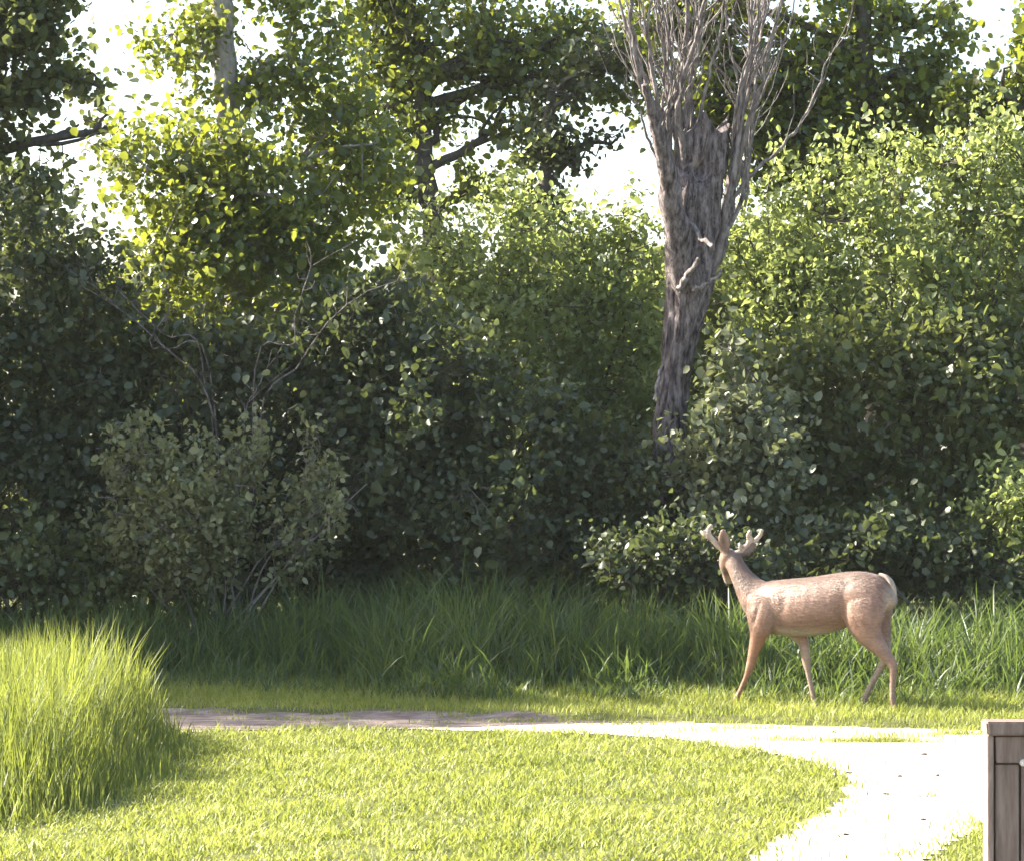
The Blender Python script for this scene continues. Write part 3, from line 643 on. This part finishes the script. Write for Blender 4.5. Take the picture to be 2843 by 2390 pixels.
# head: seen from behind its left cheek, muzzle lowered and pointing away
lat = Vector((0.90, 0.36, 0.0)).normalized()
hp = [(430, 350, .03), (410, 385, .05), (392, 430, .08), (378, 480, .11), (368, 530, .145), (362, 580, .18), (360, 615, .20)]
hw = [.042, .062, .068, .058, .044, .038, .030]; hb = [.040, .064, .074, .066, .052, .043, .032]
ring_loft(bm_, [(dl(*hp[k]), hw[k], hb[k]) for k in range(7)], 20, lat)
# ears: cupped, pointed
def ear(base, tip, wdir, w, th):
    base = np.array(base); tip = np.array(tip); t = (tip - base)
    ring_loft(bm_, [(base, .022, .018), (base + t * .2, w * .75, th), (base + t * .45, w, th), (base + t * .7, w * .85, th), (base + t * .9, w * .45, th * .8), (tip, w * .12, th * .6)], 14, wdir)
ear(dl(402, 362, .01), dl(388, 165, -.03), (0.97, 0.15, 0.1), .050, .012)
ear(dl(470, 372, .10), dl(600, 285, .14), (0.45, 0.2, 0.85), .047, .012)
# legs
def leg(pts): ring_loft(bm_, [(dl(a, b_, y), la, lb) for (a, b_, y, la, lb) in pts], 14)
leg([(745, 720, -.085, .045, .12), (735, 850, -.10, .055, .125), (722, 950, -.105, .052, .095), (700, 1045, -.10, .042, .062), (668, 1150, -.095, .032, .044), (645, 1240, -.09, .028, .035), (632, 1290, -.09, .029, .034), (608, 1360, -.09, .019, .022), (570, 1450, -.09, .0165, .019), (540, 1515, -.09, .017, .020), (523, 1548, -.09, .021, .023), (506, 1578, -.09, .018, .020), (494, 1600, -.09, .019, .022)])
leg([(770, 800, .08, .045, .12), (850, 920, .095, .05, .095), (940, 1010, .095, .04, .066), (1000, 1090, .09, .03, .043), (1018, 1180, .085, .027, .035), (1028, 1255, .085, .028, .033), (1040, 1330, .085, .019, .021), (1060, 1430, .085, .0165, .019), (1077, 1510, .085, .017, .020), (1085, 1548, .085, .021, .023), (1088, 1578, .085, .018, .020), (1092, 1600, .085, .019, .022)])
leg([(1530, 640, -.075, .055, .15), (1535, 760, -.095, .07, .165), (1540, 870, -.105, .07, .15), (1565, 965, -.105, .06, .115), (1615, 1050, -.10, .048, .083), (1680, 1130, -.098, .036, .056), (1730, 1190, -.096, .029, .044), (1762, 1240, -.095, .026, .038), (1768, 1300, -.095, .021, .028), (1764, 1380, -.095, .018, .023), (1760, 1460, -.095, .0175, .021), (1764, 1520, -.095, .021, .024), (1772, 1560, -.095, .018, .021), (1780, 1598, -.095, .019, .022)])
leg([(1530, 680, .075, .055, .14), (1545, 820, .10, .066, .15), (1570, 940, .10, .055, .115), (1610, 1040, .095, .043, .08), (1640, 1110, .09, .033, .055), (1655, 1165, .09, .027, .042), (1650, 1205, .09, .025, .035), (1615, 1275, .09, .019, .025), (1575, 1350, .09, .0175, .022), (1530, 1440, .09, .0175, .021), (1505, 1500, .09, .021, .024), (1490, 1540, .09, .018, .021), (1480, 1590, .09, .019, .022)])
raw = bm_.mesh('deer_raw', M['bark'])
tmp = bpy.data.objects.new('deer_raw', raw); COL.objects.link(tmp)
md = tmp.modifiers.new('r', 'REMESH'); md.mode = 'VOXEL'; md.voxel_size = 0.0075; md.adaptivity = 0.0
ms = tmp.modifiers.new('s', 'SMOOTH'); ms.factor = 0.5; ms.iterations = 9
dg = bpy.context.evaluated_depsgraph_get()
body = bpy.data.meshes.new_from_object(tmp.evaluated_get(dg)); body.name = 'body'
bpy.data.objects.remove(tmp); bpy.data.meshes.remove(raw)
nv = len(body.vertices); co = np.zeros(nv * 3, np.float32); body.vertices.foreach_get('co', co); co = co.reshape(-1, 3).astype(float)
# muscle relief: shoulder blade, ribs, flank hollow
nn = np.zeros(nv * 3, np.float32); body.vertices.foreach_get('normal', nn); nn = nn.reshape(-1, 3)
zx = co[:, 0] / U + 1100; zy = 1605 - co[:, 2] / U; yl = co[:, 1]
def blob(cx, cy, sx, sy, ang=0.0):
    ca, sa = math.cos(ang), math.sin(ang); u = (zx - cx) * ca + (zy - cy) * sa; v = -(zx - cx) * sa + (zy - cy) * ca
    return np.exp(-(u / sx) ** 2 - (v / sy) ** 2)
side = np.abs(nn[:, 1])
dsp = 0.006 * blob(800, 760, 80, 150, 0.35) - 0.007 * blob(905, 780, 40, 150, 0.3) - 0.018 * blob(1370, 800, 45, 150, 0.1) + 0.007 * blob(1490, 720, 90, 120) - 0.010 * blob(690, 880, 20, 110, 0.3) - .01 * blob(1400, 600, 60, 40) + 0.008 * blob(1450, 540, 50, 30)
for q in range(6): dsp += 0.0010 * blob(960 + q * 60, 800, 11, 130, 0.22) * (zy < 960)
co += nn * (dsp * side)[:, None]
body.vertices.foreach_set('co', co.astype(np.float32).ravel())
tan = np.array((0.262, 0.155, 0.108)); grey = np.array((0.185, 0.125, 0.095)); pale = np.array((0.42, 0.335, 0.265)); rust = np.array((0.29, 0.125, 0.058)); dark = np.array((0.07, 0.045, 0.034))
cl = np.repeat(tan[None], nv, 0)
def mixc(c, m): 
    global cl
    m = np.clip(m, 0, 1)[:, None]; cl = cl * (1 - m) + c[None] * m
mixc(grey, smooth(720, 540, zy) * (zx > 600) * 0.6)                       # greyer back
mixc(rust, smooth(960, 1080, zy) * smooth(1290, 1180, zx) * 0.8)          # rusty front legs
mixc(pale, smooth(930, 1010, zy) * smooth(760, 900, zx) * smooth(1500, 1350, zx) * smooth(0.2, -0.75, nn[:, 2]))   # belly
mixc(pale, smooth(1665, 1725, zx) * smooth(1000, 850, zy))                # rump patch
mixc(pale, smooth(0.04, 0.075, np.abs(yl)) * 0 + smooth(1020, 1150, zy) * (np.abs(yl) < 0.085) * 0.45)          # paler inside of the legs
mixc(grey * 0.8, smooth(720, 620, zy) * smooth(680, 600, zx) * smooth(430, 480, zx) * 0.8)                    # shade along the back of the neck, painted into the coat
mixc(rust, blob(720, 900, 70, 110) * 0.4 + blob(1500, 900, 120, 120) * 0.25)
mixc(pale, blob(455, 640, 40, 60) * 0.6 + blob(560, 800, 30, 60) * 0.3)     # throat
mixc(dark, blob(440, 350, 40, 30) * 0.8)                                  # crown of the head
mixc(grey, smooth(520, 380, zy) * (zx < 640) * (zx > 430) * 0.7)
mixc(dark, smooth(470, 500, zy) * smooth(560, 530, zy) * (zx < 430) * 0.6)
mixc(pale, smooth(545, 590, zy) * (zx < 425) * 0.8)                         # muzzle
mixc(dark, (blob(393, 265, 20, 70) * (nn[:, 1] < -0.3)) * 0.85)
ca = body.color_attributes.new('coat', 'FLOAT_COLOR', 'POINT')
ca.data.foreach_set('color', np.concatenate([cl, np.ones((nv, 1))], 1).astype(np.float32).ravel())
body.polygons.foreach_set('use_smooth', np.ones(len(body.polygons), bool))
mt, nt, out = newmat('deer_coat')
a_ = nt.nodes.new('ShaderNodeAttribute'); a_.attribute_name = 'coat'
tcn = nt.nodes.new('ShaderNodeTexCoord'); mp = nt.nodes.new('ShaderNodeMapping'); mp.inputs['Scale'].default_value = (0.35, 1, 1); nt.links.new(tcn.outputs['Object'], mp.inputs[0])
n1 = noise(nt, 60, 6, 0.7, mp.outputs[0]); n2 = noise(nt, 9, 3, 0.6, mp.outputs[0])
r1 = ramp(nt, [(0.25, (0.62, 0.62, 0.62)), (0.75, (1.25, 1.25, 1.25))], n1.outputs['Fac'])
r2 = ramp(nt, [(0.3, (0.82, 0.80, 0.78)), (0.7, (1.12, 1.12, 1.12))], n2.outputs['Fac'])
x1 = nt.nodes.new('ShaderNodeMixRGB'); x1.blend_type = 'MULTIPLY'; x1.inputs[0].default_value = 1; nt.links.new(a_.outputs['Color'], x1.inputs[1]); nt.links.new(r1.outputs[0], x1.inputs[2])
x2 = nt.nodes.new('ShaderNodeMixRGB'); x2.blend_type = 'MULTIPLY'; x2.inputs[0].default_value = 1; nt.links.new(x1.outputs[0], x2.inputs[1]); nt.links.new(r2.outputs[0], x2.inputs[2])
pb = nt.nodes.new('ShaderNodeBsdfPrincipled'); pb.inputs['Roughness'].default_value = 0.48; pb.inputs['Specular IOR Level'].default_value = 0.55
pb.inputs['Sheen Weight'].default_value = 0.25; pb.inputs['Sheen Roughness'].default_value = 0.4
nt.links.new(x2.outputs[0], pb.inputs['Base Color'])
bp = nt.nodes.new('ShaderNodeBump'); bp.inputs['Strength'].default_value = 0.55; bp.inputs['Distance'].default_value = 0.006
nt.links.new(n1.outputs['Fac'], bp.inputs['Height']); nt.links.new(bp.outputs[0], pb.inputs['Normal']); nt.links.new(pb.outputs[0], out.inputs[0])
body.materials.clear(); body.materials.append(mt)
def dpart(name, me):
    o = bpy.data.objects.new(name, me); COL.objects.link(o); o.parent = deer; return o
dpart('body', body)
# short coat hair lying along the body
rh = rngf(2024); NH = 130000
pi_ = rh.integers(0, nv, NH); hp_ = co[pi_] + rh.normal(0, 0.003, (NH, 3)); hn_ = nn[pi_].astype(float); hzx = zx[pi_]; hzy = zy[pi_]
fl = np.stack([np.full(NH, 0.9), np.zeros(NH), np.full(NH, -0.35)], 1)
neck = ((hzx < 640) & (hzy < 760))[:, None]; legm = (hzy > 1040)[:, None]
fl = np.where(neck, np.array((0.45, 0.1, -0.85))[None], fl); fl = np.where(legm, np.array((0.15, 0, -1.0))[None], fl)
fl = fl + rh.normal(0, 0.22, (NH, 3)); fl -= hn_ * (fl * hn_).sum(1)[:, None]; fl /= np.linalg.norm(fl, axis=1)[:, None] + 1e-9
Lh = 0.019 * rh.uniform(0.6, 1.3, NH) * np.where(legm[:, 0], 0.45, 1.0) * np.where((hzx < 470) & (hzy < 640), 0.35, 1.0) * np.where((hzx > 1660) & (hzy < 1000), 1.5, 1.0)
dr = fl + hn_ * rh.uniform(0.10, 0.34, NH)[:, None]; sd_ = np.cross(dr, hn_); sd_ /= np.linalg.norm(sd_, axis=1)[:, None] + 1e-9
wv = (0.0012 * rh.uniform(0.7, 1.5, NH))[:, None]
hb_ = hp_ - hn_ * 0.002
hm_ = MB(); hm_.add(np.stack([hb_ - sd_ * wv, hb_ + sd_ * wv, hb_ + dr * Lh[:, None]], 1).reshape(-1, 3), np.arange(NH * 3).reshape(-1, 3))
fur = hm_.mesh('fur', mt)
hc = cl[pi_] * (rh.lognormal(0, 0.2, NH)[:, None]) * np.array((1.0, 1.0, 1.0))
fa = fur.color_attributes.new('coat', 'FLOAT_COLOR', 'POINT')
if len(fur.vertices) == NH * 3: fa.data.foreach_set('color', np.repeat(np.concatenate([hc.clip(0, 0.8), np.ones((NH, 1))], 1), 3, axis=0).astype(np.float32).ravel())
fo = dpart('fur', fur); fo['kind'] = 'stuff'
M['velvet'] = rough_mat('antler_velvet', [(0.3, (0.30, 0.22, 0.16)), (0.7, (0.50, 0.40, 0.32))], 40, bump=0.5, bscale=120, bdist=0.004)
M['hoof'] = rough_mat('hoof_horn', [(0.3, (0.03, 0.025, 0.022)), (0.7, (0.07, 0.06, 0.05))], 30, bump=0.2, rough=0.5)
M['eye'] = rough_mat('dark_eye', [(0.3, (0.01, 0.008, 0.006)), (0.7, (0.02, 0.015, 0.01))], 10, bump=0.0, rough=0.1, spec=0.6)
M['tail'] = rough_mat('tail_hair', [(0.3, (0.24, 0.18, 0.14)), (0.7, (0.42, 0.35, 0.29))], 50, bump=0.6, bscale=150, bdist=0.004, stretch=(1, 1, .3))
def antler(beams):
    m = MB()
    for pl, r0, r1 in beams:
        c = curve_pts([dl(*p) for p in pl], 12, 0.0015, 3); tube(m, c, np.linspace(r0, r1, 12), 9, 3, 0.05)
    return dpart('antler', m.mesh('antler', M['velvet'], True))
antler([([(398, 375, .03), (350, 322, .02), (300, 262, .0), (262, 212, -.01)], .019, .024), ([(272, 224, -.01), (240, 206, -.02), (222, 194, -.02)], .027, .022), ([(264, 214, -.01), (262, 172, .0), (282, 140, .02)], .023, .017)])
antler([([(450, 372, .10), (500, 346, .12), (545, 290, .13), (560, 240, .13)], .026, .024), ([(556, 250, .13), (552, 215, .11), (572, 186, .10)], .023, .016), ([(548, 285, .13), (595, 255, .16), (625, 215, .17), (642, 175, .17)], .020, .014), ([(492, 350, .12), (488, 318, .10), (494, 300, .09)], .018, .014)])
def ball(name, c, r, mat, sc=(1, 1, 1)):
    m = MB(); uu = np.linspace(0, math.pi, 9); vv = np.arange(12) * 2 * math.pi / 12
    V = np.array([[math.sin(p) * math.cos(q) * sc[0], math.sin(p) * math.sin(q) * sc[1], math.cos(p) * sc[2]] for p in uu for q in vv]) * r + np.array(c)
    i = np.arange(8)[:, None] * 12; j = np.arange(12)[None]; j2 = (j + 1) % 12
    m.add(V, np.stack([i + j, i + 12 + j, i + 12 + j2, i + j2], -1).reshape(-1, 4))
    return dpart(name, m.mesh(name, M[mat], True))
lv = np.array(lat)
ec = dl(390, 442, .09)
ball('eye', ec - lv * .063 + (0, -.012, .01), .014, 'eye'); ball('eye', ec + lv * .063 + (0, -.012, .01), .014, 'eye')
ball('nose', dl(358, 620, .215), .022, 'eye', (1.0, .7, .8))
for (a_x, y_) in ((482, -.09), (1090, .085), (1780, -.095), (1470, .09)):
    m = MB()
    for sgn in (-1, 1):
        ring_loft(m, [(dl(a_x + 10, 1578, y_ + sgn * .010), .013, .020), (dl(a_x + 2, 1592, y_ + sgn * .012), .014, .026), (dl(a_x - 8, 1606, y_ + sgn * .013), .015, .033)], 10)
    dpart('hoof', m.mesh('hoof', M['hoof'], True))
m = MB()
ring_loft(m, [(dl(1630, 520, 0), .020, .014), (dl(1685, 540, 0), .028, .018), (dl(1722, 580, 0), .032, .020), (dl(1744, 640, 0), .030, .018), (dl(1748, 700, 0), .022, .015), (dl(1742, 745, 0), .009, .009)], 12)
dpart('tail', m.mesh('tail', M['tail'], True))

# ------------------------------------------------------------------ plank fence end at the lower right
FD = 12.0; fs = FD / F
fx0 = (987.5 - 512) * fs
fence = thing('plank_fence', (fx0, FD, 0), 'weathered grey brown plank fence end with a capped rail beside the path', 'fence')
def box(name, x0, x1, y0, y1, z0, z1, mat, parent, bev=0.004, jit=0.0, seed=0):
    import bmesh
    bm = bmesh.new(); bmesh.ops.create_cube(bm, size=1.0)
    for v in bm.verts: v.co = Vector(((x0 + x1) / 2 + v.co.x * (x1 - x0), (y0 + y1) / 2 + v.co.y * (y1 - y0), (z0 + z1) / 2 + v.co.z * (z1 - z0)))
    if jit:
        rb = rngf(seed)
        for v in bm.verts: v.co += Vector(rb.normal(0, jit, 3))
    bmesh.ops.bevel(bm, geom=list(bm.edges), offset=bev, segments=2, affect='EDGES')
    me = bpy.data.meshes.new(name); bm.to_mesh(me); bm.free(); me.materials.append(M[mat])
    return put(name, me, parent)
ztop = CAMZ - (721 - HOR) * fs; zc = CAMZ - (734 - HOR) * fs; zr = CAMZ - (763 - HOR) * fs
WX = fx0 + 1.7
box('end_board', fx0, fx0 + 0.022, FD - 0.004, FD + 0.13, 0.0, zc - 0.002, 'plank_sunlit', fence, 0.003, 0.001, 1)
box('cap_board', fx0 - 0.004, WX, FD - 0.016, FD + 0.15, zc, ztop, 'plank', fence, 0.007, 0.0015, 2)
box('rail', fx0 + 0.030, WX - .01, FD + 0.002, FD + 0.034, zr + 0.004, zc - 0.006, 'plank', fence, 0.003, 0.001, 3)
k = 0; xx = fx0 + 0.030
while xx < WX - 0.1:
    w = 0.091 + 0.004 * math.sin(k * 2.3)
    box('plank', xx, xx + w, FD + 0.006 + 0.002 * math.sin(k * 1.7), FD + 0.032, 0.0, zr - 0.002, 'plank', fence, 0.003, 0.001, 20 + k); xx += w + 0.007; k += 1
box('gap_backing', fx0 + 0.024, WX - .02, FD + 0.036, FD + 0.060, 0.02, zc - 0.004, 'plank', fence, 0.003, 0.001, 8)  # panel added behind the planks so the gaps look dark
box('back_rail', fx0 + 0.024, WX, FD + 0.064, FD + 0.100, 0.25, 0.34, 'plank', fence, 0.003, 0.001, 9)
m = MB(); tube(m, [(fx0 + 0.137, FD + 0.004, zr + 0.006), (fx0 + 0.137, FD - 0.012, zr + 0.006)], [0.016, 0.012], 10); m.build('bolt', M['metal'], fence, True)

# ------------------------------------------------------------------ litter on the path
rg = rngf(321)
PEB = [(2.75, 20.9), (2.12, 19.75), (2.42, 19.5), (2.66, 19.55), (2.2, 18.4), (1.75, 16.4), (2.25, 17.1), (2.32, 22.55)]
for k, (x, y) in enumerate(PEB):
    m = MB(); n = 7; a = np.arange(n) * 6.283 / n
    L = rg.uniform(0.012, 0.035); W = L * rg.uniform(0.3, 0.7); an = rg.uniform(-0.5, 0.5)
    lx = np.cos(a) * L * rg.uniform(.75, 1.1, n); ly = np.sin(a) * W * rg.uniform(.75, 1.1, n)
    X_ = x + lx * math.cos(an) - ly * math.sin(an); Y_ = y + lx * math.sin(an) + ly * math.cos(an); z0 = float(gz(x, y))
    V = np.vstack([np.stack([X_, Y_, np.full(n, z0 + 0.004)], 1), np.stack([x + (X_ - x) * .8, y + (Y_ - y) * .8, z0 + 0.012 + rg.uniform(0, .006, n)], 1), [[x, y, z0 + 0.018]]])
    m.add(V, [[i, (i + 1) % n, n + (i + 1) % n, n + i] for i in range(n)]); m.add(V, [[n + i, n + (i + 1) % n, 2 * n] for i in range(n)])
    o = m.build('fallen_leaf', M['twig'], None, False); tag(o, 'small dark curled dead leaf lying on the pale path', 'leaf', 'dead leaves on the path')

# ------------------------------------------------------------------ added thin volume that lifts the dark tones like lens flare
hm = bpy.data.materials.new('flare_veil'); hm.use_nodes = True; hn = hm.node_tree; hn.nodes.clear()
ho = hn.nodes.new('ShaderNodeOutputMaterial'); hv = hn.nodes.new('ShaderNodeVolumePrincipled')
hv.inputs['Color'].default_value = (0.95, 0.95, 0.97, 1); hv.inputs['Density'].default_value = 0.0002; hv.inputs['Anisotropy'].default_value = 0.0
hn.links.new(hv.outputs[0], ho.inputs['Volume'])
hz = box('veil', -905, 905, -605, 1405, -1.2, 16.0, 'plank', None, 0.1)
hz.data.materials.clear(); hz.data.materials.append(hm); hz['kind'] = 'stuff'
tag(hz, 'thin added haze in the air around the thicket', 'veil')
